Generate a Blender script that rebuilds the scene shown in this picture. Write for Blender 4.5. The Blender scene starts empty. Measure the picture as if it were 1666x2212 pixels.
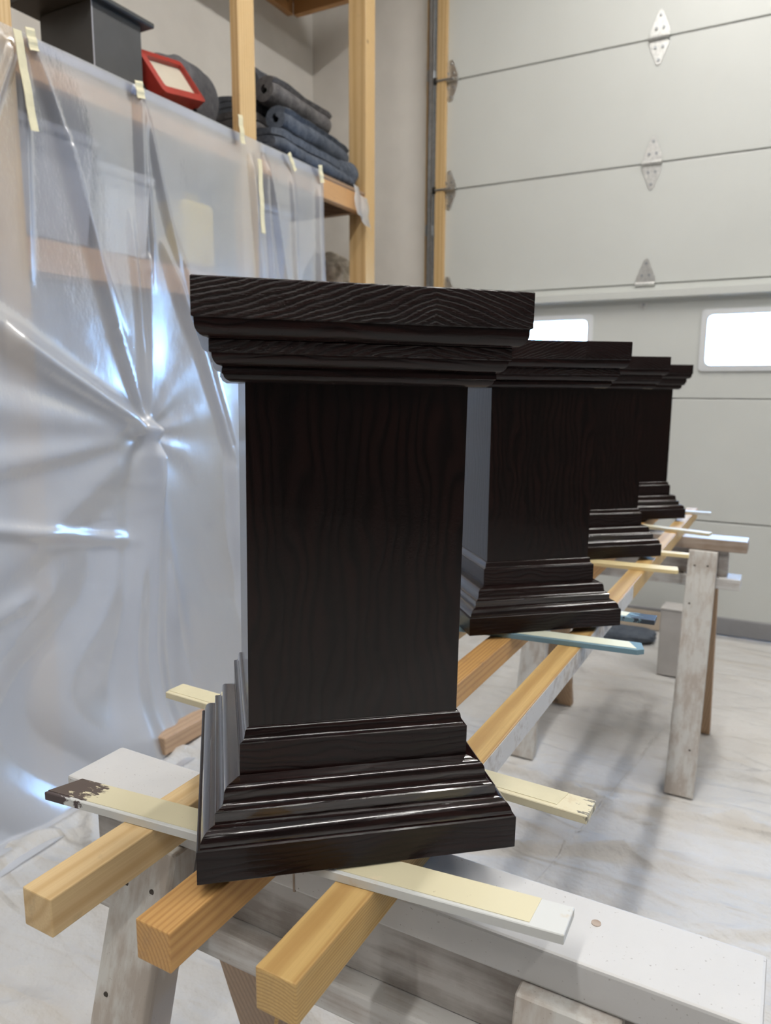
import bpy, bmesh, math, random
import numpy as np
from mathutils import Matrix, Vector
random.seed(7)
rng = np.random.default_rng(11)
scene = bpy.context.scene
COL = scene.collection
H = 1.30                      # camera height above the floor

# ------------------------------------------------------------------ camera
F_PX, YAW, PITCH, ROLL = 1609.6, 28.543, 9.391, 0.279
def camera_axes():
    y, p, r = map(math.radians, (YAW, PITCH, ROLL))
    fwd = Vector((-math.sin(y)*math.cos(p), math.cos(y)*math.cos(p), -math.sin(p)))
    right = Vector((math.cos(y), math.sin(y), 0)); up = right.cross(fwd)
    return right*math.cos(r)+up*math.sin(r), -right*math.sin(r)+up*math.cos(r), fwd
cr, cu, cf = camera_axes()
cam = bpy.data.cameras.new('camera'); camo = bpy.data.objects.new('camera', cam); COL.objects.link(camo)
m = Matrix((cr, cu, -cf)).transposed().to_4x4(); m.translation = (0, 0, H); camo.matrix_world = m
cam.sensor_fit = 'VERTICAL'; cam.sensor_height = 36.0; cam.sensor_width = 36.0
cam.lens = F_PX/2212*36.0
cam.clip_start = 0.02
cam.dof.use_dof = True; cam.dof.focus_distance = 0.80; cam.dof.aperture_fstop = 7.6
scene.camera = camo

# ------------------------------------------------------------------ world, lamps, exposure
w = bpy.data.worlds.new('sky'); scene.world = w; w.use_nodes = True
bg = w.node_tree.nodes['Background']
bg.inputs[0].default_value = (0.27, 0.53, 1.0, 1); bg.inputs[1].default_value = 62.0
scene.view_settings.view_transform = 'Standard'; scene.view_settings.look = 'None'
scene.view_settings.exposure = 0.0; scene.view_settings.gamma = 1.0
scene.view_settings.use_curve_mapping = False
scene.cycles.max_bounces = 5; scene.cycles.transparent_max_bounces = 8
scene.cycles.diffuse_bounces = 3; scene.cycles.glossy_bounces = 3; scene.cycles.transmission_bounces = 3
scene.cycles.use_adaptive_sampling = True; scene.cycles.adaptive_threshold = 0.15; scene.cycles.adaptive_min_samples = 16
scene.cycles.sample_clamp_indirect = 6.0
scene.cycles.caustics_reflective = False; scene.cycles.caustics_refractive = False

def strip_light(x, y, power, length=2.2, width=0.12, along='Y', color=(1.0, 0.972, 0.93)):
    l = bpy.data.lights.new('ceiling_strip_light', 'AREA'); l.shape = 'RECTANGLE'
    l.size, l.size_y = (width, length) if along == 'Y' else (length, width)
    l.energy = power; l.color = color
    o = bpy.data.objects.new('ceiling_strip_light', l); COL.objects.link(o)
    o.location = (x, y, 4.28); return o
for x, y, p in ((-0.5, 2.4, 72), (-0.5, -0.9, 64), (1.9, 2.4, 62), (1.9, -0.9, 56), (-0.5, -3.6, 15), (1.9, -3.6, 15)):
    strip_light(x, y, p)
WINDOWS = [(-1.57, -1.045), (-0.43, 0.095), (0.71, 1.235), (1.85, 2.375)]
WZ0, WZ1 = H+0.128, H+0.380
for a, b in WINDOWS:
    l = bpy.data.lights.new('window_portal', 'AREA'); l.shape = 'RECTANGLE'; l.size = b-a; l.size_y = WZ1-WZ0
    l.cycles.is_portal = True
    o = bpy.data.objects.new('window_portal', l); COL.objects.link(o)
    o.location = ((a+b)/2, 4.36, (WZ0+WZ1)/2); o.rotation_euler = (-math.pi/2, 0, 0)

# ------------------------------------------------------------------ node helpers
def newmat(name):
    mt = bpy.data.materials.new(name); mt.use_nodes = True
    nt = mt.node_tree; nt.nodes.clear()
    out = nt.nodes.new('ShaderNodeOutputMaterial')
    return mt, nt, out
def N(nt, typ, **kw):
    n = nt.nodes.new(typ)
    for k, v in kw.items():
        if k in n.inputs: n.inputs[k].default_value = v
        else: setattr(n, k, v)
    return n
def L(nt, a, b): nt.links.new(a, b)
def rgb(c): return (c[0], c[1], c[2], 1.0)
def coords(nt, kind='Object', scale=(1, 1, 1), loc=(0, 0, 0), rot=(0, 0, 0)):
    tc = N(nt, 'ShaderNodeTexCoord'); mp = N(nt, 'ShaderNodeMapping')
    mp.inputs['Scale'].default_value = scale; mp.inputs['Location'].default_value = loc; mp.inputs['Rotation'].default_value = rot
    L(nt, tc.outputs[kind], mp.inputs[0]); return mp.outputs[0]
def ramp(nt, fac, stops):
    r = N(nt, 'ShaderNodeValToRGB'); e = r.color_ramp.elements
    while len(e) < len(stops): e.new(0.5)
    for el, (p, c) in zip(e, stops): el.position = p; el.color = rgb(c) if len(c) == 3 else c
    L(nt, fac, r.inputs[0]); return r.outputs[0]
def noise(nt, vec, scale, detail=3, rough=0.55, dist=0.0):
    n = N(nt, 'ShaderNodeTexNoise', Scale=scale, Detail=detail, Roughness=rough, Distortion=dist)
    L(nt, vec, n.inputs['Vector']); return n.outputs['Fac']
def mixc(nt, fac, a, b, blend='MIX'):
    n = N(nt, 'ShaderNodeMix', data_type='RGBA', blend_type=blend)
    for s, v in ((n.inputs[0], fac), (n.inputs[6], a), (n.inputs[7], b)):
        if isinstance(v, (int, float)): s.default_value = v
        elif isinstance(v, tuple): s.default_value = rgb(v)
        else: L(nt, v, s)
    return n.outputs[2]
def math_(nt, op, a, b=None):
    n = N(nt, 'ShaderNodeMath', operation=op)
    for s, v in ((n.inputs[0], a), (n.inputs[1], b)):
        if v is None: continue
        if isinstance(v, (int, float)): s.default_value = v
        else: L(nt, v, s)
    return n.outputs[0]
def bump(nt, height, strength, dist=0.001, normal=None):
    b = N(nt, 'ShaderNodeBump', Strength=strength, Distance=dist); L(nt, height, b.inputs['Height'])
    if normal is not None: L(nt, normal, b.inputs['Normal'])
    return b.outputs[0]
def principled(nt, out, **kw):
    p = N(nt, 'ShaderNodeBsdfPrincipled')
    for k, v in kw.items():
        k = k.replace('_', ' ')
        if isinstance(v, (int, float)): p.inputs[k].default_value = v
        elif isinstance(v, tuple): p.inputs[k].default_value = rgb(v)
        else: L(nt, v, p.inputs[k])
    L(nt, p.outputs[0], out.inputs[0]); return p

# ------------------------------------------------------------------ materials
def mat_plain(name, c, rough=0.6, metal=0.0, nscale=8.0, var=0.10, bstr=0.0, bscale=200, kind='Object'):
    mt, nt, out = newmat(name)
    v = coords(nt, kind)
    f = noise(nt, v, nscale, 4)
    col = ramp(nt, f, [(0.3, tuple(x*(1-var) for x in c)), (0.7, tuple(min(1, x*(1+var)) for x in c))])
    kw = dict(Base_Color=col, Roughness=rough, Metallic=metal)
    if bstr: kw['Normal'] = bump(nt, noise(nt, v, bscale, 2), bstr, 0.001)
    principled(nt, out, **kw); return mt

def mat_stained_oak(name, rings, bstr, base=(0.0085, 0.0038, 0.0036), rough=0.20, warp=0.03, spec=0.35, coat=0.2, chev=0.0, med_amp=0.003):
    """dark stained and varnished oak; the grain runs along UV.x"""
    mt, nt, out = newmat(name)
    v = coords(nt, 'UV')
    big = noise(nt, coords(nt, 'UV', (7, 16, 1)), 1.0, 2)                 # slow wander of the growth rings
    med = noise(nt, coords(nt, 'UV', (38, 60, 1)), 1.0, 2)
    sep = N(nt, 'ShaderNodeSeparateXYZ'); L(nt, v, sep.inputs[0])
    y2 = math_(nt, 'ADD', sep.outputs[1], math_(nt, 'ADD', math_(nt, 'MULTIPLY', big, warp), math_(nt, 'MULTIPLY', med, med_amp)))
    if chev:
        y2 = math_(nt, 'ADD', y2, math_(nt, 'MULTIPLY', math_(nt, 'ABSOLUTE', math_(nt, 'SUBTRACT', sep.outputs[0], 0.055)), chev))
    ph = math_(nt, 'MULTIPLY', y2, rings)
    wave = math_(nt, 'ADD', math_(nt, 'MULTIPLY', math_(nt, 'SINE', ph), 0.5), 0.5)
    groove = math_(nt, 'POWER', wave, 2.2)
    pores = noise(nt, coords(nt, 'UV', (70, 900, 1)), 1.0, 2, 0.6)
    fleck = noise(nt, coords(nt, 'UV', (330, 480, 1)), 1.0, 3, 0.7)
    groove = math_(nt, 'MULTIPLY', groove, math_(nt, 'ADD', 0.35, math_(nt, 'MULTIPLY', fleck, 1.2)))
    h = math_(nt, 'ADD', math_(nt, 'MULTIPLY', groove, -0.60), math_(nt, 'ADD', math_(nt, 'MULTIPLY', pores, 0.55), math_(nt, 'MULTIPLY', fleck, 0.55)))
    tint = noise(nt, coords(nt, 'UV', (9, 22, 1)), 1.0, 3)
    col = ramp(nt, tint, [(0.35, base), (0.75, (base[0]*2.4, base[1]*1.7, base[2]*1.5))])
    col = mixc(nt, groove, col, tuple(b*0.5 for b in base))
    rg = math_(nt, 'ADD', math_(nt, 'MULTIPLY', fleck, 0.08), rough)
    principled(nt, out, Base_Color=col, Roughness=rg, Normal=bump(nt, h, bstr, 0.0011), Specular_IOR_Level=spec, Coat_Weight=coat, Coat_Roughness=0.05)
    return mt

def mat_pine(name, light, dark, ring=0.004, centre=(0.03, 0, -0.02), axis='Y', grime=0.25, rough=0.5, knots=True, dist=2.2, sharp=2.0):
    """softwood: growth rings run round an axis outside the stick, knots and grime on top"""
    mt, nt, out = newmat(name)
    sc = {'X': (0.10, 1, 1), 'Y': (1, 0.10, 1), 'Z': (1, 1, 0.10)}[axis]
    v = coords(nt, 'Object', sc, centre)
    wv = N(nt, 'ShaderNodeTexWave', wave_type='RINGS', rings_direction=axis)
    wv.inputs['Scale'].default_value = 0.314/ring; wv.inputs['Distortion'].default_value = dist
    wv.inputs['Detail'].default_value = 2.0; wv.inputs['Detail Scale'].default_value = 0.6
    L(nt, v, wv.inputs['Vector'])
    lines = math_(nt, 'POWER', wv.outputs['Fac'], sharp)
    fib = noise(nt, coords(nt, 'Object', tuple(420 if s == 1 else 9 for s in sc)), 1.0, 3)
    col = mixc(nt, math_(nt, 'MULTIPLY', lines, 0.75), light, dark)
    col = mixc(nt, math_(nt, 'MULTIPLY', ramp(nt, fib, [(0.35, (0, 0, 0)), (0.7, (1, 1, 1))]), 0.38), col, dark)
    if knots:
        vo = N(nt, 'ShaderNodeTexVoronoi', Scale=5.0); L(nt, coords(nt, 'Object', (1.0, 1.0, 1.0)), vo.inputs['Vector'])
        kn = ramp(nt, vo.outputs['Distance'], [(0.035, (1, 1, 1)), (0.075, (0, 0, 0))])
        col = mixc(nt, math_(nt, 'MULTIPLY', kn, 0.7), col, tuple(d*0.35 for d in dark))
    g = ramp(nt, noise(nt, coords(nt, 'Object'), 22, 6, 0.7), [(0.56, (0, 0, 0)), (0.72, (1, 1, 1))])
    col = mixc(nt, math_(nt, 'MULTIPLY', g, grime), col, (0.20, 0.15, 0.11))
    principled(nt, out, Base_Color=col, Roughness=rough, Normal=bump(nt, math_(nt, 'ADD', lines, fib), 0.18, 0.0006))
    return mt

def mat_painted(name, paint, under, wear=0.5, axis='X', rough=0.55, speck=0.2):
    """old paint over timber: paint rubbed away along the grain, dark specks"""
    mt, nt, out = newmat(name)
    sc = {'X': (4, 60, 60), 'Y': (60, 4, 60), 'Z': (60, 60, 4)}[axis]
    grain = noise(nt, coords(nt, 'Object', sc), 1.0, 4, 0.6)
    patch = noise(nt, coords(nt, 'Object'), 9, 5, 0.6)
    f = math_(nt, 'ADD', math_(nt, 'MULTIPLY', grain, 0.5), math_(nt, 'MULTIPLY', patch, 0.6))
    lo = 0.80-0.45*wear
    worn = ramp(nt, f, [(lo, (0, 0, 0)), (lo+0.14, (1, 1, 1))])
    tone = ramp(nt, patch, [(0.3, tuple(p*0.93 for p in paint)), (0.7, paint)])
    col = mixc(nt, math_(nt, 'MULTIPLY', worn, 0.8), tone, under)
    sp = ramp(nt, noise(nt, coords(nt, 'Object'), 320, 2, 0.5), [(0.70, (0, 0, 0)), (0.74, (1, 1, 1))])
    col = mixc(nt, math_(nt, 'MULTIPLY', sp, speck), col, (0.12, 0.09, 0.07))
    principled(nt, out, Base_Color=col, Roughness=rough, Normal=bump(nt, grain, 0.25, 0.0008))
    return mt

def mat_stick(name, paint, stain, x_at, side=-1, amount=1.0, under=(0.55, 0.42, 0.25)):
    """painted stick with brushed stain at one end (object X beyond x_at on the given side)"""
    mt, nt, out = newmat(name)
    tc = N(nt, 'ShaderNodeTexCoord'); sep = N(nt, 'ShaderNodeSeparateXYZ'); L(nt, tc.outputs['Object'], sep.inputs[0])
    streak = noise(nt, coords(nt, 'Object', (60, 200, 60), (0, 0, 0), (0, 0, 0.5)), 1.0, 3, 0.6)
    d = math_(nt, 'MULTIPLY', math_(nt, 'SUBTRACT', sep.outputs[0], x_at), 14.0*side)
    f = math_(nt, 'ADD', d, math_(nt, 'MULTIPLY', math_(nt, 'SUBTRACT', streak, 0.5), 2.0))
    s = ramp(nt, f, [(0.46, (0, 0, 0)), (0.54, (1, 1, 1))])
    wear = ramp(nt, noise(nt, coords(nt, 'Object'), 30, 5, 0.65), [(0.60, (0, 0, 0)), (0.66, (1, 1, 1))])
    c = mixc(nt, math_(nt, 'MULTIPLY', wear, 0.35), paint, under)
    sp = ramp(nt, noise(nt, coords(nt, 'Object'), 150, 2), [(0.74, (0, 0, 0)), (0.77, (1, 1, 1))])
    c = mixc(nt, math_(nt, 'MULTIPLY', sp, 0.5), c, (0.15, 0.09, 0.05))
    c = mixc(nt, math_(nt, 'MULTIPLY', s, amount), c, stain)
    principled(nt, out, Base_Color=c, Roughness=0.5, Normal=bump(nt, streak, 0.1, 0.0005)); return mt

def mat_film(name, clear=0.62, tint=(0.75, 0.79, 0.87), gloss=0.10, crinkle=0.06, height_clarity=False):
    """thin milky polythene film: part see-through, part scattering, glossy"""
    mt, nt, out = newmat(name)
    cr1 = noise(nt, coords(nt, 'Object', (1, 26, 13), (0, 0, 0), (0.5, 0, 0)), 1.0, 5, 0.62)
    cr2 = noise(nt, coords(nt, 'Object', (1, 90, 40), (0, 0, 0), (-0.4, 0, 0)), 1.0, 3, 0.6)
    nrm = bump(nt, math_(nt, 'ADD', cr1, math_(nt, 'MULTIPLY', cr2, 0.25)), crinkle, 0.02)
    tr = N(nt, 'ShaderNodeBsdfTransparent'); tr.inputs[0].default_value = rgb((0.95, 0.96, 0.98))
    di = N(nt, 'ShaderNodeBsdfDiffuse'); di.inputs[0].default_value = rgb(tint); L(nt, nrm, di.inputs['Normal'])
    tl = N(nt, 'ShaderNodeBsdfTranslucent'); tl.inputs[0].default_value = rgb(tint); L(nt, nrm, tl.inputs['Normal'])
    ms = N(nt, 'ShaderNodeMixShader'); ms.inputs[0].default_value = 0.38
    L(nt, di.outputs[0], ms.inputs[1]); L(nt, tl.outputs[0], ms.inputs[2])
    m2 = N(nt, 'ShaderNodeMixShader'); L(nt, ms.outputs[0], m2.inputs[1]); L(nt, tr.outputs[0], m2.inputs[2])
    hz = ramp(nt, noise(nt, coords(nt, 'Object', (1, 1.6, 1.0)), 2.0, 3), [(0.3, (clear*0.85,)*3), (0.7, (min(1, clear*1.15),)*3)])
    if height_clarity:          # painted haze: milkier towards the floor, standing in for scattering blur
        at = N(nt, 'ShaderNodeAttribute', attribute_name='height_clarity'); hz = math_(nt, 'MULTIPLY', hz, at.outputs['Fac'])
    L(nt, hz, m2.inputs[0])
    gl = N(nt, 'ShaderNodeBsdfGlossy'); gl.inputs['Roughness'].default_value = 0.30; L(nt, nrm, gl.inputs['Normal'])
    fr = N(nt, 'ShaderNodeFresnel', IOR=1.5); L(nt, nrm, fr.inputs['Normal'])
    m3 = N(nt, 'ShaderNodeMixShader'); L(nt, math_(nt, 'ADD', math_(nt, 'MULTIPLY', fr.outputs[0], 0.48), gloss*0.25), m3.inputs[0])
    L(nt, m2.outputs[0], m3.inputs[1]); L(nt, gl.outputs[0], m3.inputs[2])
    L(nt, m3.outputs[0], out.inputs[0]); return mt

def mat_canvas(name):
    mt, nt, out = newmat(name)
    v = coords(nt, 'Object')
    f = noise(nt, v, 2.2, 5, 0.6)
    def crease(scale, sc, lo, hi, rot=0.0):       # thin wandering lines where a noise field crosses its mean
        n = noise(nt, coords(nt, 'Object', sc, (3.1, 1.7, 0), (0, 0, rot)), scale, 2, 0.5, 0.6)
        d = math_(nt, 'ABSOLUTE', math_(nt, 'SUBTRACT', n, 0.5))
        return ramp(nt, d, [(lo, (1, 1, 1)), (hi, (0, 0, 0))])
    c1 = crease(0.9, (0.6, 3.6, 1), 0.0, 0.055); c2 = crease(1.6, (0.7, 3.0, 1), 0.0, 0.07, 0.35); c3 = crease(2.2, (0.8, 2.6, 1), 0.0, 0.07, -0.5)
    gate = ramp(nt, noise(nt, v, 1.7, 3), [(0.42, (0, 0, 0)), (0.62, (1, 1, 1))])
    col = ramp(nt, f, [(0.3, (0.54, 0.53, 0.515)), (0.7, (0.62, 0.61, 0.595))])
    col = mixc(nt, math_(nt, 'MULTIPLY', math_(nt, 'MULTIPLY', c1, gate), 0.26), col, (0.46, 0.38, 0.28))
    col = mixc(nt, math_(nt, 'MULTIPLY', math_(nt, 'MULTIPLY', c2, gate), 0.10), col, (0.42, 0.36, 0.30))
    st = ramp(nt, noise(nt, coords(nt, 'Object', (1, 2.2, 1)), 3.5, 5, 0.65), [(0.56, (0, 0, 0)), (0.80, (1, 1, 1))])
    col = mixc(nt, math_(nt, 'MULTIPLY', st, 0.30), col, (0.52, 0.44, 0.34))
    h = math_(nt, 'ADD', math_(nt, 'MULTIPLY', noise(nt, v, 7, 5, 0.6), 2.0), math_(nt, 'MULTIPLY', noise(nt, v, 60, 3), 0.12))
    h = math_(nt, 'ADD', h, math_(nt, 'MULTIPLY', math_(nt, 'ADD', c1, math_(nt, 'ADD', math_(nt, 'MULTIPLY', c2, 0.7), math_(nt, 'MULTIPLY', c3, 0.4))), 0.6))
    principled(nt, out, Base_Color=col, Roughness=0.85, Normal=bump(nt, h, 0.8, 0.014)); return mt

def mat_glass(name):
    mt, nt, out = newmat(name)
    tr = N(nt, 'ShaderNodeBsdfTransparent'); tr.inputs[0].default_value = (0.93, 0.96, 0.97, 1)
    gl = N(nt, 'ShaderNodeBsdfGlossy'); gl.inputs['Roughness'].default_value = 0.05
    ms = N(nt, 'ShaderNodeMixShader'); fr = N(nt, 'ShaderNodeFresnel', IOR=1.45)
    L(nt, fr.outputs[0], ms.inputs[0]); L(nt, tr.outputs[0], ms.inputs[1]); L(nt, gl.outputs[0], ms.inputs[2])
    L(nt, ms.outputs[0], out.inputs[0]); return mt

def mat_fabric(name, c1, c2, scale=30):
    mt, nt, out = newmat(name)
    v = coords(nt, 'Object')
    f = noise(nt, v, scale, 6, 0.7)
    col = ramp(nt, f, [(0.35, c1), (0.68, c2)])
    h = math_(nt, 'ADD', noise(nt, v, 45, 4), math_(nt, 'MULTIPLY', noise(nt, v, 300, 2), 0.4))
    principled(nt, out, Base_Color=col, Roughness=0.95, Normal=bump(nt, h, 0.5, 0.01)); return mt

M = {}
M['oak_cap'] = mat_stained_oak('stained_oak_bold_grain', 1350, 0.60, warp=0.030, rough=0.22, spec=0.30, coat=0.10, chev=0.32)
M['oak_mould'] = mat_stained_oak('stained_oak_moulding', 1100, 0.22, warp=0.02, rough=0.07, spec=0.5, coat=0.9)
M['oak_flat'] = mat_stained_oak('stained_oak_board', 900, 0.22, warp=0.04, rough=0.22, spec=0.28, coat=0.08)
M['oak_shaft'] = mat_stained_oak('stained_oak_panel', 520, 0.13, base=(0.0058, 0.0029, 0.0027), warp=0.06, rough=0.14, spec=0.34, coat=0.22, med_amp=0.0008)
M['pine_pale'] = mat_pine('pine_pale', (0.70, 0.52, 0.28), (0.54, 0.35, 0.16), 0.016, (0.05, 0, -0.03), 'Y', 0.30)
M['pine_orange'] = mat_pine('pine_orange', (0.62, 0.36, 0.13), (0.44, 0.22, 0.07), 0.0045, (0.05, 0, 0.05), 'Y', 0.3, dist=1.2, sharp=2.6)
M['pine_yellow'] = mat_pine('pine_yellow', (0.64, 0.43, 0.17), (0.42, 0.24, 0.08), 0.0032, (0.006, 0, 0.085), 'Y', 0.15, dist=0.9, sharp=3.0)
M['pine_post'] = mat_pine('pine_post', (0.68, 0.48, 0.24), (0.52, 0.32, 0.13), 0.011, (0.06, 0.02, 0), 'Z', 0.15)
M['pine_rim'] = mat_pine('pine_rim', (0.64, 0.36, 0.15), (0.48, 0.25, 0.10), 0.010, (0.06, 0, 0.05), 'Y', 0.2)
M['plywood'] = mat_pine('plywood_deck', (0.34, 0.22, 0.13), (0.22, 0.13, 0.08), 0.02, (0.2, 0, 0.3), 'Y', 0.2)
M['pine_brown'] = mat_pine('pine_brown', (0.42, 0.28, 0.17), (0.27, 0.17, 0.10), 0.008, (0.05, 0.02, 0), 'Z', 0.3)
M['pine_floor'] = mat_pine('lumber_floor', (0.56, 0.38, 0.24), (0.42, 0.27, 0.17), 0.012, (0.05, 0, 0.03), 'Y', 0.2)
M['white_top'] = mat_painted('white_paint_clean', (0.57, 0.565, 0.56), (0.55, 0.50, 0.45), 0.10, 'X', 0.5, 0.5)
M['white_worn'] = mat_painted('white_paint_worn', (0.62, 0.61, 0.59), (0.36, 0.31, 0.27), 0.58, 'X', 0.6, 0.3)
M['white_grey'] = mat_painted('white_paint_weathered', (0.54, 0.52, 0.50), (0.27, 0.235, 0.21), 0.72, 'X', 0.7, 0.3)
M['white_leg'] = mat_painted('white_paint_leg', (0.60, 0.59, 0.56), (0.40, 0.34, 0.29), 0.68, 'Z', 0.65, 0.3)
M['brown_edge'] = mat_painted('bare_brown_edge', (0.42, 0.34, 0.28), (0.26, 0.19, 0.14), 0.7, 'X', 0.7, 0.2)
M['canvas'] = mat_canvas('canvas_drop_cloth')
M['film'] = mat_film('polythene_film', height_clarity=True)
M['film_scrap'] = mat_film('polythene_scrap', 0.5)
M['blue_line'] = mat_plain('dark_blue', (0.14, 0.19, 0.34), 0.5, var=0.25)
M['tape'] = mat_plain('masking_tape', (0.74, 0.68, 0.46), 0.6, var=0.06, nscale=40)
M['tape_cream'] = mat_plain('cream_tape', (0.64, 0.585, 0.40), 0.55, var=0.06, nscale=25)
M['wall'] = mat_plain('painted_drywall', (0.74, 0.71, 0.66), 0.8, var=0.03, bstr=0.05, bscale=120)
M['wall_dim'] = mat_plain('darkened_unseen_wall', (0.15, 0.14, 0.13), 0.85, var=0.1)  # unseen walls, colour darkened so the oak reflects a dim room
M['ceiling'] = mat_plain('ceiling_board', (0.70, 0.69, 0.66), 0.85, var=0.03)
M['concrete'] = mat_plain('concrete_slab', (0.42, 0.41, 0.39), 0.8, var=0.12)
M['door'] = mat_plain('door_steel', (0.60, 0.615, 0.59), 0.42, var=0.025, nscale=2.0, bstr=0.06, bscale=260)
M['door_gap'] = mat_plain('door_joint', (0.34, 0.33, 0.31), 0.8)
M['frame'] = mat_plain('window_frame_white', (0.70, 0.72, 0.74), 0.4, var=0.03)
M['rubber'] = mat_plain('rubber_seal', (0.26, 0.26, 0.27), 0.7)
M['zinc'] = mat_plain('zinc_steel', (0.70, 0.70, 0.68), 0.32, 0.9, 60, 0.15)
M['track'] = mat_plain('track_steel', (0.42, 0.44, 0.46), 0.35, 0.8, 30, 0.15)
M['glass'] = mat_glass('window_glass')
M['nail'] = mat_plain('nail_hole', (0.06, 0.05, 0.04), 0.8)
M['charcoal'] = mat_plain('charcoal_box', (0.055, 0.055, 0.055), 0.55, var=0.12)
M['box_lid'] = mat_plain('charcoal_lid', (0.045, 0.045, 0.042), 0.5)
M['red'] = mat_plain('red_plastic', (0.36, 0.035, 0.025), 0.4, var=0.12, nscale=20)
M['black'] = mat_plain('black_plastic', (0.02, 0.02, 0.022), 0.45)
M['lens'] = mat_plain('cream_lens', (0.62, 0.56, 0.46), 0.35, var=0.04)
M['blanket_blue'] = mat_fabric('moving_blanket_blue', (0.045, 0.055, 0.075), (0.11, 0.125, 0.155))
M['blanket_grey'] = mat_fabric('moving_blanket_grey', (0.07, 0.066, 0.068), (0.16, 0.15, 0.15))
M['blanket_dark'] = mat_fabric('moving_blanket_dark', (0.035, 0.038, 0.045), (0.085, 0.09, 0.105))
M['canvas_bag'] = mat_fabric('grey_cushion', (0.10, 0.10, 0.11), (0.17, 0.17, 0.18))
M['beige'] = mat_fabric('beige_knit', (0.38, 0.34, 0.27), (0.78, 0.72, 0.62), 26)
M['yellow'] = mat_plain('yellow_plastic', (0.82, 0.60, 0.06), 0.5)
M['bin_white'] = mat_plain('white_bin', (0.70, 0.71, 0.72), 0.5)
M['bin_grey'] = mat_plain('grey_bin', (0.36, 0.36, 0.39), 0.5)
M['bin_added'] = mat_plain('added_pale_bin', (0.66, 0.69, 0.74), 0.5)
M['carton'] = mat_plain('pale_carton', (0.50, 0.48, 0.46), 0.8)
M['cardboard'] = mat_plain('cardboard', (0.48, 0.40, 0.31), 0.85)
M['slate'] = mat_fabric('slate_tarp', (0.06, 0.075, 0.10), (0.12, 0.14, 0.17), 12)
M['stick_white'] = mat_stick('stick_white_stained', (0.59, 0.60, 0.585), (0.055, 0.035, 0.035), -0.205, -1, 0.97)
M['stick_cream'] = mat_stick('stick_cream', (0.66, 0.60, 0.42), (0.03, 0.03, 0.035), 0.278, 1, 0.75)
M['stick_teal'] = mat_stick('stick_teal', (0.16, 0.27, 0.33), (0.03, 0.04, 0.05), 0.9, 1, 0.8, (0.25, 0.33, 0.36))
M['stick_teal_dark'] = mat_stick('stick_teal_dark', (0.17, 0.28, 0.34), (0.02, 0.02, 0.03), 0.20, 1, 0.9, (0.3, 0.35, 0.36))
M['top_pale'] = mat_stick('pale_green_paint', (0.74, 0.76, 0.62), (0.12, 0.14, 0.14), 0.9, 1, 0.6, (0.6, 0.58, 0.42))
M['stick_yellow'] = mat_stick('stick_yellow', (0.80, 0.66, 0.36), (0.05, 0.04, 0.03), 0.9, 1, 0.8, (0.6, 0.42, 0.2))
M['tape_stained'] = mat_stick('cream_tape_stained', (0.64, 0.585, 0.40), (0.06, 0.038, 0.036), -0.195, -1, 0.95, (0.78, 0.62, 0.45))

# ------------------------------------------------------------------ mesh helpers
def tag(o, label=None, cat=None, group=None, kind=None):
    if label: o['label'] = label
    if cat: o['category'] = cat
    if group: o['group'] = group
    if kind: o['kind'] = kind
    return o
def empty(name, loc=(0, 0, 0), rz=0.0):
    o = bpy.data.objects.new(name, None); COL.objects.link(o); o.location = loc; o.rotation_euler = (0, 0, rz)
    o.empty_display_size = 0.05; return o
def obj(name, bm, mat, parent=None, smooth=None, loc=None, rot=None):
    me = bpy.data.meshes.new(name); bm.normal_update(); bm.to_mesh(me); bm.free()
    return mobj(name, me, mat, parent, smooth, loc, rot)
def mobj(name, me, mat, parent=None, smooth=None, loc=None, rot=None):
    if mat is not None and not me.materials: me.materials.append(M[mat])
    if smooth is not None:
        me.shade_smooth() if hasattr(me, 'shade_smooth') else None
        if smooth < 179: me.set_sharp_from_angle(angle=math.radians(smooth))
    o = bpy.data.objects.new(name, me); COL.objects.link(o)
    if parent is not None: o.parent = parent
    if loc: o.location = loc
    if rot: o.rotation_euler = rot
    return o
def box(bm, x0, x1, y0, y1, z0, z1, bev=0.0, seg=1):
    r = bmesh.ops.create_cube(bm, size=1.0); vs = r['verts']
    for v in vs:
        v.co = ((x0+x1)/2+v.co.x*(x1-x0), (y0+y1)/2+v.co.y*(y1-y0), (z0+z1)/2+v.co.z*(z1-z0))
    if bev:
        es = list({e for v in vs for e in v.link_edges})
        bmesh.ops.bevel(bm, geom=es, offset=bev, segments=seg, affect='EDGES', profile=0.5)
    return bm
def bx(*a, **k): return box(bmesh.new(), *a, **k)
def prism(bm, poly, axis, a, b):
    """extrude a 2D polygon along an axis; poly in the other two axes (cyclic order)"""
    def P(p, t):
        return {'X': (t, p[0], p[1]), 'Y': (p[0], t, p[1]), 'Z': (p[0], p[1], t)}[axis]
    va = [bm.verts.new(P(p, a)) for p in poly]; vb = [bm.verts.new(P(p, b)) for p in poly]
    n = len(poly)
    for i in range(n): bm.faces.new((va[i], va[(i+1) % n], vb[(i+1) % n], vb[i]))
    bm.faces.new(va[::-1]); bm.faces.new(vb)
    bmesh.ops.recalc_face_normals(bm, faces=bm.faces); return bm
def cyl(bm, p0, p1, r, n=12, r2=None):
    p0, p1 = Vector(p0), Vector(p1); d = p1-p0
    mt = Matrix.Translation((p0+p1)/2) @ d.to_track_quat('Z', 'Y').to_matrix().to_4x4()
    bmesh.ops.create_cone(bm, cap_ends=True, segments=n, radius1=r, radius2=r if r2 is None else r2, depth=d.length, matrix=mt); return bm
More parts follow.
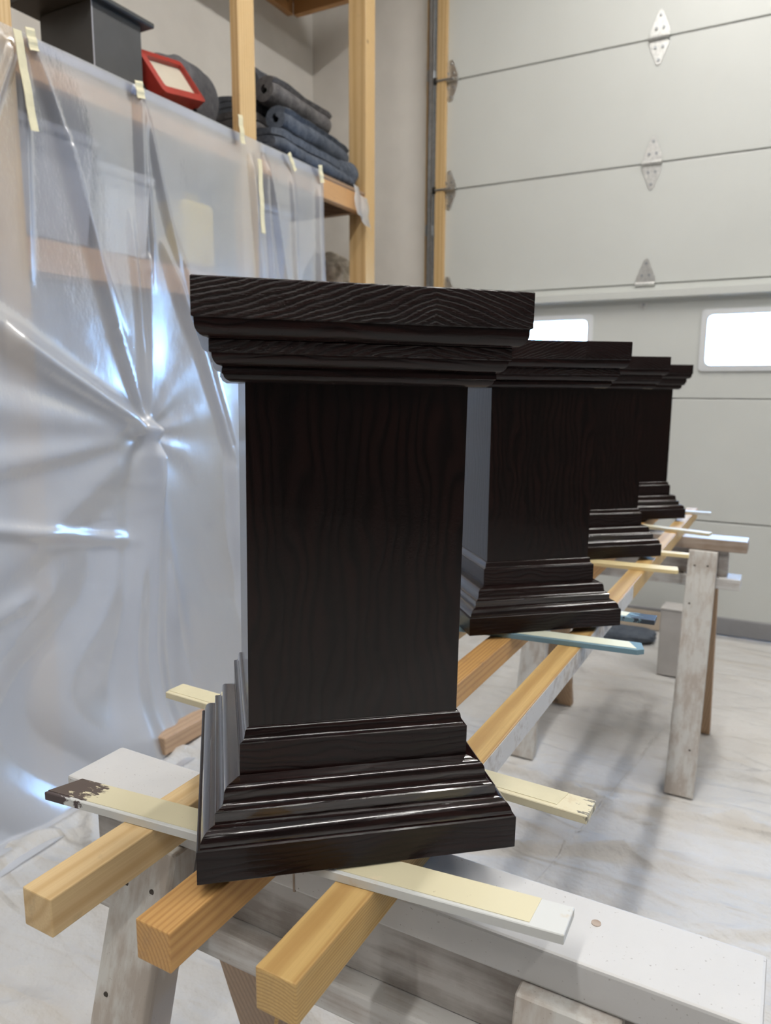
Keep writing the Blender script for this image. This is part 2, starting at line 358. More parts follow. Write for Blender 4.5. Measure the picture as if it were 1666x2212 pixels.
def rrect(x0, x1, z0, z1, r, n=5):
    pts = []
    for cx, cz, a0 in ((x1-r, z1-r, 0), (x0+r, z1-r, 90), (x0+r, z0+r, 180), (x1-r, z0+r, 270)):
        for k in range(n+1):
            a = math.radians(a0+90*k/n); pts.append((cx+r*math.cos(a), cz+r*math.sin(a)))
    return pts
def grid_mesh(name, P):
    """P: (nu, nv, 3) array to a mesh"""
    nu, nv = P.shape[:2]; me = bpy.data.meshes.new(name)
    idx = np.arange(nu*nv).reshape(nu, nv)
    f = np.stack([idx[:-1, :-1], idx[1:, :-1], idx[1:, 1:], idx[:-1, 1:]], -1).reshape(-1, 4)
    me.from_pydata(P.reshape(-1, 3).tolist(), [], f.tolist()); me.update(); return me
def copy_tree(o, parent=None):
    c = o.copy(); COL.objects.link(c); c.parent = parent
    for ch in list(o.children): copy_tree(ch, c)
    return c

# value noise for numpy grids
def vnoise(x, y, seed, n=64):
    t = np.random.default_rng(seed).random((n, n))
    xi = np.floor(x).astype(int); yi = np.floor(y).astype(int); fx = x-xi; fy = y-yi
    fx = fx*fx*(3-2*fx); fy = fy*fy*(3-2*fy)
    a = t[xi % n, yi % n]; b = t[(xi+1) % n, yi % n]; c = t[xi % n, (yi+1) % n]; d = t[(xi+1) % n, (yi+1) % n]
    return (a*(1-fx)+b*fx)*(1-fy)+(c*(1-fx)+d*fx)*fy-0.5

# ================================================================== THE ROOM
XL, YF, XR, YB, ZC = -2.85, 4.25, 5.0, -5.0, 4.40
DX0, DX1, DTOP = -1.93, 2.95, 3.646
tag(obj('floor', bx(XL-0.1, XR+0.1, YB-0.1, YF+0.3, -0.10, 0.0), 'concrete'), kind='structure')
tag(obj('ceiling', bx(XL-0.1, XR+0.1, YB-0.1, YF+0.3, ZC, ZC+0.1), 'ceiling'), kind='structure')
tag(obj('wall_left', bx(XL-0.1, XL, YB, YF+0.3, 0, ZC), 'wall'), kind='structure')
tag(obj('wall_right', bx(XR, XR+0.1, YB, YF+0.3, 0, ZC), 'wall_dim'), kind='structure')
tag(obj('wall_back', bx(XL, XR, YB-0.1, YB, 0, ZC), 'wall_dim'), kind='structure')
bm = bmesh.new()
box(bm, XL, DX0-0.02, YF, YF+0.15, 0, ZC); box(bm, DX1+0.02, XR, YF, YF+0.15, 0, ZC); box(bm, DX0-0.02, DX1+0.02, YF, YF+0.15, DTOP, ZC)
tag(obj('wall_front', bm, 'wall'), kind='structure')
tag(obj('trim_1', bx(-2.035, -1.915, YF-0.032, YF+0.0, 0.0, 3.9, bev=0.002), 'pine_post'), kind='structure')

# ------------------------------------------------------------------ sectional garage door
door = tag(empty('door_1', (0, YF, 0)), kind='structure')
SEAMS = [0.02, 0.6115, 1.2575, 1.8525, 2.456, 3.051, 3.646]
FY0, FY1 = 0.0, 0.045
for i in range(6):
    z0, z1 = SEAMS[i]+0.003, SEAMS[i+1]-0.003
    bm = bmesh.new()
    if i == 2:
        hx = [(a-0.012, b+0.012) for a, b in WINDOWS]; hz0, hz1 = WZ0-0.012, WZ1+0.012
        box(bm, DX0, DX1, FY0, FY1, z0, hz0); box(bm, DX0, DX1, FY0, FY1, hz1, z1)
        xs = [DX0]+[v for h in hx for v in h]+[DX1]
        for k in range(0, len(xs), 2): box(bm, xs[k], xs[k+1], FY0, FY1, hz0, hz1)
    else:
        box(bm, DX0, DX1, FY0, FY1, z0, z1, bev=0.004, seg=2)
    obj('door_panel', bm, 'door', door)
obj('joint_backing', bx(DX0, DX1, 0.012, 0.03, 0.30, SEAMS[2]-0.1), 'door_gap', door)
obj('joint_backing', bx(DX0, DX1, 0.012, 0.03, SEAMS[3]-0.05, 3.60), 'door_gap', door)
obj('joint_backing', bx(DX0, DX1, 0.012, 0.03, SEAMS[2]-0.05, SEAMS[2]+0.05), 'door_gap', door)
obj('bottom_seal', bx(DX0, DX1, -0.012, 0.05, 0.004, 0.10, bev=0.006, seg=2), 'rubber', door)
bm = bmesh.new()      # hat-section stiffener along the window section
prism(bm, [(0.0, H+0.535), (-0.012, H+0.535), (-0.012, H+0.522), (-0.055, H+0.515), (-0.055, H+0.478), (-0.012, H+0.470), (-0.012, H+0.457), (0.0, H+0.457)], 'X', DX0+0.05, DX1-0.05)
obj('stiffener_bar', bm, 'door', door)
for a, b in WINDOWS:
    bm = bmesh.new()
    o_, i_ = rrect(a-0.030, b+0.030, WZ0-0.030, WZ1+0.030, 0.02), rrect(a, b, WZ0, WZ1, 0.028)
    n = len(o_)
    rings = []
    for pts, y in ((o_, 0.0), (o_, -0.010), (i_, -0.014), (i_, 0.05)):
        rings.append([bm.verts.new((p[0], y, p[1])) for p in pts])
    for r0, r1 in zip(rings, rings[1:]):
        for k in range(n): bm.faces.new((r0[k], r0[(k+1) % n], r1[(k+1) % n], r1[k]))
    bmesh.ops.recalc_face_normals(bm, faces=bm.faces)
    fr = obj('window_frame', bm, 'frame', door, smooth=35)
    bm = bmesh.new(); prism(bm, rrect(a-0.004, b+0.004, WZ0-0.004, WZ1+0.004, 0.028), 'Y', 0.028, 0.032)
    obj('pane', bm, 'glass', fr)
def hinge_mesh(kind):
    bm = bmesh.new()
    for s in (1, -1):
        poly = [(-0.046, s*0.008), (-0.048, s*0.030), (-0.036, s*0.062), (-0.020, s*0.100), (-0.013, s*0.122), (0, s*0.130), (0.013, s*0.122), (0.020, s*0.100), (0.036, s*0.062), (0.048, s*0.030), (0.046, s*0.008)]
        prism(bm, poly, 'Y', -0.004, 0.0)
    return bm
def barrel_mesh(): return cyl(bmesh.new(), (-0.05, -0.012, 0), (0.05, -0.012, 0), 0.011, 14)
def screw_mesh(x, z): return cyl(bmesh.new(), (x, -0.010, z), (x, -0.003, z), 0.0075, 6)
h0 = None
def add_hinge(x, z):
    global h0
    if h0 is None:
        h0 = obj('hinge', hinge_mesh(0), 'zinc', door, loc=(x, 0, z))
        obj('barrel', barrel_mesh(), 'zinc', h0, smooth=40)
        for s in (1, -1):
            for x_, z_ in ((-0.018, 0.045), (0.018, 0.045), (0, 0.105)): obj('screw', screw_mesh(x_, s*z_), 'track', h0)
        return h0
    c = copy_tree(h0, door); c.location = (x, 0, z); return c
for z in SEAMS[1:6]:
    for x in (-0.752, 0.51, 1.75): add_hinge(x, z)
    hh = add_hinge(DX0+0.035, z); hh.scale = (0.9, 1, 0.86)
    obj('roller_stem', cyl(bmesh.new(), (-0.085, -0.035, 0), (0.03, -0.035, 0), 0.006, 10), 'track', hh)
    obj('roller', cyl(bmesh.new(), (-0.098, -0.035, 0), (-0.082, -0.035, 0), 0.022, 16), 'black', hh)
bm = bmesh.new()      # C-section vertical track in front of the jamb
for s in ((-1.998, -1.995, -0.085, -0.032), (-1.998, -1.972, -0.085, -0.082), (-1.998, -1.972, -0.035, -0.032), (-1.975, -1.972, -0.085, -0.075)):
    box(bm, s[0], s[1], s[2], s[3], 0.02, 3.9)
obj('vertical_track', bm, 'track', door)
for z in (0.5, 1.35, 2.2, 3.05):
    obj('track_bracket', bx(-2.02, -1.985, -0.06, -0.030, z, z+0.06, bev=0.002), 'track', door)

# ================================================================== DROP CLOTH
def make_drop_cloth():
    nx, ny = 300, 360
    X, Y = np.meshgrid(np.linspace(-1.86, 2.6, nx), np.linspace(-0.9, 4.16, ny), indexing='ij')
    Z = np.full_like(X, 0.006)
    for k in range(150):
        cx, cy = rng.uniform(-1.9, 1.6), rng.uniform(-0.3, 4.1)
        far = cy > 1.9
        a = rng.normal(0.0, 0.20) if rng.random() < (0.85 if far else 0.55) else rng.uniform(0, math.pi)
        if not far: a += 0.75
        ln, wd, am = rng.uniform(0.2, 0.75), rng.uniform(0.009, 0.022), rng.uniform(0.010, 0.030)
        bend = rng.normal(0, 0.35)
        u = (X-cx)*math.cos(a)+(Y-cy)*math.sin(a); v = -(X-cx)*math.sin(a)+(Y-cy)*math.cos(a)-bend*u*u
        Z += am*np.exp(-(v/wd)**2)*np.clip(1-(u/ln)**2, 0, 1)
    Z += 0.022*np.clip(vnoise(X*4+9, Y*7+9, 3)+0.1, 0, 1)+0.005*np.clip(vnoise(X*9+9, Y*9+9, 4), 0, 1)
    # rolled ridge along the left edge
    edge = -1.80+0.03*vnoise(X*0+4, Y*1.7+5, 8)
    Z += 0.022*np.exp(-((X-edge)/0.030)**2)
    # keep it flat where the trestle feet stand
    for fx, fy, rx, ry in [(a, b, 0.10, 0.08) for a, b in FEET]+[(-0.36, 3.53, 0.20, 0.16), (-0.70, 3.92, 0.28, 0.18), (-0.67, 4.12, 0.30, 0.10)]:
        q = np.exp(-(((X-fx)/rx)**2+((Y-fy)/ry)**2)**2); Z = Z*(1-q)+0.006*q
    o = mobj('drop_cloth', grid_mesh('drop_cloth', np.stack([X, Y, Z], -1)), 'canvas', smooth=180)
    tag(o, 'off-white canvas drop cloth spread in wrinkles over the floor', 'drop cloth')
    # stitched seams of the cloth
    for pts in ([(-0.60, 1.45), (-0.52, 1.62), (-0.46, 2.05), (-0.40, 2.45), (-0.345, 2.90)], [(0.15, 2.1), (0.12, 2.6), (0.10, 3.1), (0.07, 3.8)]):
        bm = bmesh.new(); prev = None
        for i in range(60):
            t = i/59*(len(pts)-1); k = min(int(t), len(pts)-2); f = t-k
            x = pts[k][0]*(1-f)+pts[k+1][0]*f; y = pts[k][1]*(1-f)+pts[k+1][1]*f
            ix = int(round((x+1.86)/(4.46)*(nx-1))); iy = int(round((y+0.9)/5.06*(ny-1))); z = Z[ix, iy]+0.004
            cur = [bm.verts.new((x-0.004, y, z-0.003)), bm.verts.new((x, y, z)), bm.verts.new((x+0.004, y, z-0.003))]
            if prev:
                bm.faces.new((prev[0], prev[1], cur[1], cur[0])); bm.faces.new((prev[1], prev[2], cur[2], cur[1]))
            prev = cur
        obj('seam', bm, 'canvas', o)

# ================================================================== TRESTLES (sawhorses)
ZPL = H-0.485            # top of the trestle planks
def trestle(name, x0, x1, legs_x, yc, label, mats, web_in=(0.02, 0.05), rear='pine_brown'):
    t = empty(name, ((x0+x1)/2, yc, 0)); tag(t, label, 'sawhorse', 'sawhorses carrying the beams')
    ox = (x0+x1)/2; a, b = x0-ox, x1-ox
    top = obj('top_plank', bx(a, b, -0.0445, 0.0445, ZPL-0.038, ZPL, bev=0.003, seg=2), mats[0], t)
    obj('web_board', bx(a+web_in[0], b-web_in[1], -0.019, 0.019, ZPL-0.127, ZPL-0.038, bev=0.002), mats[1], t)
    obj('lower_flange', bx(a+0.01, b-0.012, -0.0445, 0.0445, ZPL-0.165, ZPL-0.127, bev=0.003, seg=2), mats[2], t)
    zt, sl = ZPL-0.0395, 0.2865
    for lx in legs_x:
        for s in (-1, 1):
            y_in = lambda z: s*(0.0195+(zt-z)*sl); th = 0.0395
            poly = [(y_in(zt), zt), (y_in(zt)+s*th, zt), (y_in(0.012)+s*th, 0.012), (y_in(0.012), 0.012)]
            bm = bmesh.new(); prism(bm, poly, 'X', lx-ox-0.0445, lx-ox+0.0445)
            bmesh.ops.bevel(bm, geom=list(bm.edges), offset=0.002, segments=1, affect='EDGES')
            lg = obj('leg', bm, mats[3] if s < 0 else rear, t)
            for nx_, nz in ((-0.022, 0.048), (0.018, 0.046), (-0.026, 0.17), (0.02, 0.62)):
                z = zt-nz; y = y_in(z)+s*th
                obj('nail_hole', cyl(bmesh.new(), (lx-ox+nx_, y-s*0.004, z), (lx-ox+nx_, y+s*0.0008, z-0.0002), 0.0034, 8), 'nail', lg)
    return t, top
LEG1, LEG2 = (-0.620, -0.130), (-0.755, -0.228)
Y1, Y2 = 0.6225, 2.677
FEET = [(x, y+s*0.26) for L_, y in ((LEG1, Y1), (LEG2, Y2)) for x in L_ for s in (-1, 1)]
t1, top1 = trestle('sawhorse', -0.772, 0.018, LEG1, Y1, 'white-painted wooden sawhorse in front, under the nearest pedestal', ('white_top', 'white_grey', 'white_worn', 'white_leg'))
obj('knot_mark', cyl(bmesh.new(), (0.255, 0.012, ZPL-0.002), (0.255, 0.012, ZPL+0.0006), 0.0045, 12), 'brown_edge', top1)
obj('butt_joint', bx(-0.046, -0.0435, -0.0450, 0.0450, ZPL-0.0383, ZPL+0.0003), 'brown_edge', top1)
trestle('sawhorse', -0.885, -0.098, LEG2, Y2, 'weathered whitish sawhorse by the garage door with a tall grey leg', ('brown_edge', 'white_grey', 'white_worn', 'white_leg'), (0.03, 0.055))
top2 = [o for o in COL.objects if o.name.startswith('top_plank')][-1]
obj('painted_top', bx(-0.392, 0.392, -0.0440, 0.0440, ZPL-0.0006, ZPL+0.0010), 'white_top', top2)
make_drop_cloth()

# ================================================================== BEAMS
ZB = H-0.447
def beam(x0, x1, y0, mat, label, y1=3.06, side=None):
    xc = (x0+x1)/2; wd = (x1-x0)/2
    o = obj('square_beam', bx(-wd, wd, 0, y1-y0, -0.038, 0, bev=0.0014, seg=2), mat, loc=(xc, y0, ZB))
    tag(o, label, 'beam', 'square beams laid across the sawhorses'); return o
beam(-0.580, -0.542, 0.380, 'pine_pale', 'pale pine square beam reaching furthest left, with a dark chipped end')
beam(-0.459, -0.420, 0.400, 'pine_orange', 'orange pine square beam in the middle, under the pedestal front corner')
b3 = beam(-0.336, -0.297, 0.407, 'pine_yellow', 'yellow close-grained square beam at the right, end rings facing the camera')
obj('paint_film', bx(0.0185, 0.0201, 0.35, 1.35, -0.036, -0.002), 'white_worn', b3)
obj('splinter', cyl(bmesh.new(), (-0.006, 0.006, -0.056), (-0.004, 0.010, -0.036), 0.0012, 6, 0.003), 'pine_yellow', b3)

# ================================================================== SUPPORT STICKS
KS = 0.4375/0.428          # everything measured on the stick tops moves out with them
ZS = H-0.4375
def stick(p0, p1, width, mats, label, top_in=(0, 0, 0, 0), slant=(0.0, 0.0), chamfer=0.0):
    """stick lying on the beams between two centre-line ends (x, y)"""
    p0, p1 = Vector(p0)*KS, Vector(p1)*KS; d = p1-p0; ln = d.length/2; w2 = width/2; ht = ZS-ZB
    bm = bmesh.new(); poly = [(-ln+slant[0], -w2), (ln-slant[1], -w2), (ln, w2), (-ln, w2)]
    if slant[0] < 0: poly[0] = (-ln, -w2); poly[3] = (-ln-slant[0], w2)
    if chamfer:
        poly = [(-ln, -w2), (ln-chamfer*0.5, -w2), (ln, -w2+chamfer*0.4), (ln-chamfer*0.3, w2), (-ln, w2)]
    prism(bm, poly, 'Z', 0, ht); bmesh.ops.bevel(bm, geom=list(bm.edges), offset=0.0008, segments=1, affect='EDGES')
    o = obj('support_stick', bm, mats[0], loc=((p0.x+p1.x)/2, (p0.y+p1.y)/2, ZB), rot=(0, 0, math.atan2(d.y, d.x)))
    tag(o, label, 'stick', 'support sticks under the pedestals')
    if mats[1]:
        a, b, f, k = top_in
        bm = bmesh.new(); tp = [(-ln+a+max(0, slant[0]), -w2+f), (ln-b-0.004, -w2+f), (ln-b, w2-k), (-ln+a-min(0, slant[0]), w2-k)]
        if chamfer: tp = [(-ln+a, -w2+f), (ln-b, -w2+f), (ln-b-chamfer*0.7, w2-k), (-ln+a, w2-k)]
        prism(bm, tp, 'Z', ht-0.0002, ht+0.0005); obj('tape_strip', bm, mats[1], o)
    return o
stick((-0.675, 0.493), (-0.126, 0.5525), 0.038, ('stick_white', 'tape_stained'), 'white support stick with cream tape and a brown-stained left end, under the front edge', (0.002, 0.028, 0.004, 0.0005), (-0.016, 0.003))
stick((-0.755, 0.752), (-0.151, 0.728), 0.036, ('stick_cream', 'tape_cream'), 'cream taped stick under the back of the nearest pedestal', (0.0, 0.03, 0.006, 0.001))
stick((-0.74, 1.208), (-0.190, 1.268), 0.042, ('stick_teal', 'top_pale'), 'teal-edged stick with pale green top under the front of the second pedestal', (0, 0.012, 0.006, 0.003), chamfer=0.022)
stick((-0.74, 1.425), (-0.200, 1.447), 0.038, ('stick_teal_dark', 'top_pale'), 'teal stick with a dark-stained end behind the second pedestal', (0, 0.05, 0.006, 0.004))
stick((-0.76, 1.850), (-0.216, 1.890), 0.044, ('stick_yellow', None), 'pale yellow stick under the front of the third pedestal', chamfer=0.012)
stick((-0.76, 2.055), (-0.215, 2.082), 0.030, ('stick_yellow', None), 'pale yellow stick behind the third pedestal, beside the far sawhorse leg')
stick((-0.420, 2.478), (-0.195, 2.432), 0.034, ('stick_cream', None), 'short cream stick under the front of the farthest pedestal', (0, 0, 0, 0), (-0.02, 0.0))
stick((-0.72, 2.800), (-0.232, 2.852), 0.032, ('stick_white', None), 'white stick behind the farthest pedestal')

# ================================================================== PEDESTALS
def ring_part(name, prof, mat, parent, grain_z=False, inner=0.080, cap=True):
    """square ring or block with mitred corners from a (half width, z) profile; UV.x along the grain"""
    bm = bmesh.new(); uvl = bm.loops.layers.uv.new('UVMap')
    pr = [(inner, prof[0][1])]+list(prof)+[(inner, prof[-1][1])]
    arc = [0.0]
    for a, b in zip(pr, pr[1:]): arc.append(arc[-1]+math.hypot(b[0]-a[0], b[1]-a[1]))
    seed = sum(ord(c) for c in name)*0.37
    for s in range(4):
        c, sn = [(1, 0), (0, 1), (-1, 0), (0, -1)][s]
        def P(h, t, z):
            x, y = t*h, -h
            return (x*c-y*sn, x*sn+y*c, z)
        cols = []
        for (h, z) in pr: cols.append((bm.verts.new(P(h, -1, z)), bm.verts.new(P(h, 1, z))))
        for k in range(len(pr)-1):
            f = bm.faces.new((cols[k][0], cols[k][1], cols[k+1][1], cols[k+1][0]))
            us = [(-pr[k][0], arc[k]), (pr[k][0], arc[k]), (pr[k+1][0], arc[k+1]), (-pr[k+1][0], arc[k+1])]
            for lp, (u, v) in zip(f.loops, us):
                lp[uvl].uv = (v+seed, u+s*0.713+seed) if grain_z else (u+s*0.713, v+seed)
    if cap:
        for z, up in ((prof[0][1], False), (prof[-1][1], True)):
            vs = [bm.verts.new((x*inner, y*inner, z)) for x, y in ((-1, -1), (1, -1), (1, 1), (-1, 1))]
            f = bm.faces.new(vs if up else vs[::-1])
            for lp in f.loops: lp[uvl].uv = (lp.vert.co.x+seed, lp.vert.co.y+seed)
    return obj(name, bm, mat, parent, smooth=30)
def arc_pts(x0, z0, x1, z1, n=8, bulge=1):
    """quarter ellipse from (x0,z0) to (x1,z1); bulge 1: leaves vertically, -1: leaves horizontally"""
    out = []
    for k in range(n+1):
        a = math.pi/2*k/n
        if bulge > 0: out.append((x1+(x0-x1)*math.cos(a), z0+(z1-z0)*math.sin(a)))
        else: out.append((x0+(x1-x0)*math.sin(a), z1+(z0-z1)*math.cos(a)))
    return out
def bev(prof_h, z0, z1, b=0.0012): return [(prof_h-b, z0), (prof_h, z0+b), (prof_h, z1-b), (prof_h-b, z1)]
def make_pedestal():
    t = empty('pedestal')
    ring_part('plinth_board', bev(0.1460, 0.0, 0.0325), 'oak_flat', t)
    ring_part('base_ovolo', [(0.1430, 0.0325)]+arc_pts(0.1430, 0.0335, 0.1310, 0.0465, 9)+[(0.128, 0.0468)], 'oak_mould', t)
    ring_part('base_fillet', bev(0.1302, 0.0455, 0.0575, 0.001), 'oak_mould', t)
    ring_part('base_ogee', [(0.1288, 0.0572)]+arc_pts(0.1285, 0.0575, 0.1222, 0.0665, 7, -1)+arc_pts(0.1220, 0.0690, 0.1160, 0.0765, 6, 1)+[(0.1095, 0.0785)], 'oak_mould', t)
    ring_part('base_band', bev(0.1075, 0.0775, 0.1090, 0.0008), 'oak_flat', t)
    ring_part('base_bead', [(0.1068, 0.1088)]+arc_pts(0.1062, 0.1092, 0.1028, 0.1150, 4, -1)+arc_pts(0.1026, 0.1155, 0.1002, 0.1205, 5, 1)+[(0.0992, 0.1208)], 'oak_mould', t)
    ring_part('shaft', [(0.0985, 0.06), (0.0990, 0.0605), (0.0990, 0.4405), (0.0985, 0.441)], 'oak_shaft', t, grain_z=True)
    ring_part('bed_moulding', [(0.0992, 0.4296), (0.1112, 0.4296)]+arc_pts(0.1116, 0.4306, 0.1170, 0.4355, 4, -1)[1:]+arc_pts(0.1185, 0.4365, 0.1170, 0.4425, 3, 1)[:-1]+arc_pts(0.1192, 0.4425, 0.1262, 0.4522, 7, -1)+[(0.1262, 0.4530)], 'oak_flat', t)
    ring_part('neck_fillet', bev(0.1282, 0.4525, 0.4635, 0.0008), 'oak_cap', t)
    ring_part('crown_ovolo', [(0.1240, 0.4632), (0.1290, 0.4636)]+arc_pts(0.1295, 0.4640, 0.1390, 0.4740, 9, -1)+[(0.1392, 0.4790)], 'oak_flat', t)
    ring_part('cap_board', bev(0.1412, 0.4785, 0.5096, 0.0010), 'oak_cap', t)
    return t
def corner_centre(cx, cy, ang):
    a = math.radians(ang); e = Vector((math.cos(a), math.sin(a))); n = Vector((-math.sin(a), math.cos(a)))
    c = Vector((cx, cy))-e*0.146+n*0.146; return c.x, c.y
ped0 = make_pedestal()
PEDS = [((-0.4054, 0.6394), 41.23, 0.85, 'dark glossy stained-wood pedestal nearest the camera, largest and in sharp focus'),
        (corner_centre(-0.2497, 1.3642, 41.5), 41.5, 0.0, 'dark pedestal second from the camera, its left side shining blue-grey'),
        (corner_centre(-0.2758, 2.0117, 41.4), 41.4, 0.0, 'dark pedestal third from the camera, half hidden behind the second'),
        (corner_centre(-0.2968, 2.6659, 41.4), 41.4, 0.0, 'farthest dark pedestal, closest to the garage door')]
for i, ((x, y), ang, lean, lab) in enumerate(PEDS):
    o = ped0 if i == 0 else copy_tree(ped0)
    tag(o, lab, 'pedestal', 'dark stained pedestals in a row on the beams')
    n = Vector((-math.sin(math.radians(ang)), math.cos(math.radians(ang)), 0))
    mt = Matrix.Rotation(math.radians(lean), 4, n) @ Matrix.Rotation(math.radians(ang), 4, 'Z')
    o.matrix_world = Matrix.Translation((x*KS, y*KS, ZS+(0.0018 if lean else 0.0008))) @ mt @ Matrix.Scale(KS, 4)

# ================================================================== STORAGE SHELF (left)
XS = -2.0
ZSH = H+0.980            # top of the upper storage deck
shelf = empty('storage_shelf', (-2.4, 2.0, 0)); tag(shelf, 'built-in pine storage shelving along the left wall, covered with plastic', 'shelf')
def sh(name, mat, *b, bev=0.002):
    ox, oy = -2.4, 2.0
    return obj(name, bx(b[0]-ox, b[1]-ox, b[2]-oy, b[3]-oy, b[4], b[5], bev=bev), mat, shelf)
for x0, y0, y1 in ((-0.04, 1.395, 1.490), (-0.040, 2.472, 2.572), (-0.100, 3.452, 3.545), (-0.04, 0.30, 0.395)):
    sh('post', 'pine_post', XS+x0, XS, y0, y1, 0, ZC)
for y0, y1 in ((0.395, 1.395), (1.490, 2.472), (2.572, 3.452)):
    sh('rim_board', 'pine_rim', XS-0.045, XS-0.006, y0+0.001, y1-0.001, ZSH-0.105, ZSH-0.018)
sh('deck', 'plywood', XL+0.005, XS-0.046, 0.3, 3.450, ZSH-0.018, ZSH)
for y0, y1 in ((0.395, 1.395), (1.490, 2.472), (2.572, 3.452)):
    sh('deck_lip', 'plywood', XS-0.046, XS-0.004, y0+0.001, y1-0.001, ZSH-0.018, ZSH)
for y in (0.9, 1.44, 2.0, 2.52, 3.0, 3.41):
    sh('joist', 'plywood', XL+0.005, XS-0.046, y-0.019, y+0.019, ZSH-0.105, ZSH-0.018)
sh('deck', 'plywood', XL+0.005, XS-0.103, 0.3, 4.00, H+0.442, H+0.460)
sh('rim_board', 'pine_rim', XS-0.141, XS-0.103, 0.3, 3.99, H+0.345, H+0.441)
for y0, y1 in ((0.395, 1.395), (1.490, 2.472), (2.572, 3.452)): sh('rim_board', 'pine_rim', XS-0.080, XS-0.042, y0+0.001, y1-0.001, H+0.345, H+0.441)
ZU = H+2.275; XU = -2.30
sh('deck', 'plywood', XL+0.005, XU, 0.3, 4.03, ZU, ZU+0.018)
sh('joist', 'pine_rim', XL+0.041, XU, 3.99, 4.03, ZU-0.088, ZU-0.001)
sh('rim_board', 'pine_rim', XU-0.038, XU, 0.3, 3.989, ZU-0.088, ZU-0.001)
sh('ledger', 'pine_rim', XL+0.002, XL+0.040, 0.3, 3.989, ZU-0.088, ZU-0.001)

# ------------------------------------------------------------------ things behind the film
def tub(name, label, mat, x0, x1, y0, y1, z0, z1, lidmat=None, group=None):
    e = empty(name, ((x0+x1)/2, (y0+y1)/2, z0)); tag(e, label, 'storage bin', group)
    wx, wy, h = (x1-x0)/2, (y1-y0)/2, z1-z0
    bm = bmesh.new(); vs = []
    for z, k in ((0, 0.90), (h-0.03, 1.0)):
        vs.append([bm.verts.new((sx*wx*k, sy*wy*k, z)) for sx, sy in ((-1, -1), (1, -1), (1, 1), (-1, 1))])
    for i in range(4): bm.faces.new((vs[0][i], vs[0][(i+1) % 4], vs[1][(i+1) % 4], vs[1][i]))
    bm.faces.new(vs[0][::-1]); bm.faces.new(vs[1])
    bmesh.ops.bevel(bm, geom=list(bm.edges), offset=0.012, segments=2, affect='EDGES')
    obj('tub', bm, mat, e, smooth=40)
    obj('lid', bx(-wx-0.01, wx+0.01, -wy-0.01, wy+0.01, h-0.03, h, bev=0.01, seg=2), lidmat or mat, e)
    return e
ZM = H+0.460
tub('storage_bin', 'dark grey bin on the middle shelf behind the plastic', 'bin_grey', -2.75, -2.12, 1.50, 1.86, ZM+0.001, ZM+0.36)
tub('storage_bin', 'white bin on the middle shelf behind the plastic, beside the yellow can', 'bin_white', -2.70, -2.14, 1.90, 2.13, ZM+0.001, ZM+0.30)
tub('storage_bin', 'grey bin behind the plastic to the right of the yellow can', 'bin_grey', -2.75, -2.16, 2.62, 3.02, ZM+0.001, ZM+0.36)
yc = empty('jerry_can', (-2.185, 2.345, ZM+0.001)); tag(yc, 'blurred yellow can seen through the plastic sheet', 'can')
obj('body', bx(-0.12, 0.08, -0.09, 0.09, 0, 0.26, bev=0.03, seg=3), 'yellow', yc, smooth=40)
obj('handle', bx(-0.06, 0.02, -0.02, 0.07, 0.255, 0.30, bev=0.012, seg=2), 'yellow', yc)
obj('cap', cyl(bmesh.new(), (0.0, -0.055, 0.25), (0.0, -0.055, 0.295), 0.022, 14), 'black', yc)
for k, (y0, y1, h, mt_, lab) in enumerate(((0.55, 1.28, 0.95, 'bin_white', 'added white lidded bin lightening the plastic from behind at the far left'), (1.50, 2.15, 0.88, 'bin_added', 'added pale lidded bin lightening the plastic from behind, left of the pinch point'), (2.22, 2.85, 0.92, 'bin_added', 'added pale lidded bin lightening the plastic from behind, behind the nearest pedestal'))):
    tub('storage_bin', lab, mt_, -2.78, -2.09, y0, y1, 0.001, h)  # added pale bins, there to lighten the lower half of the film

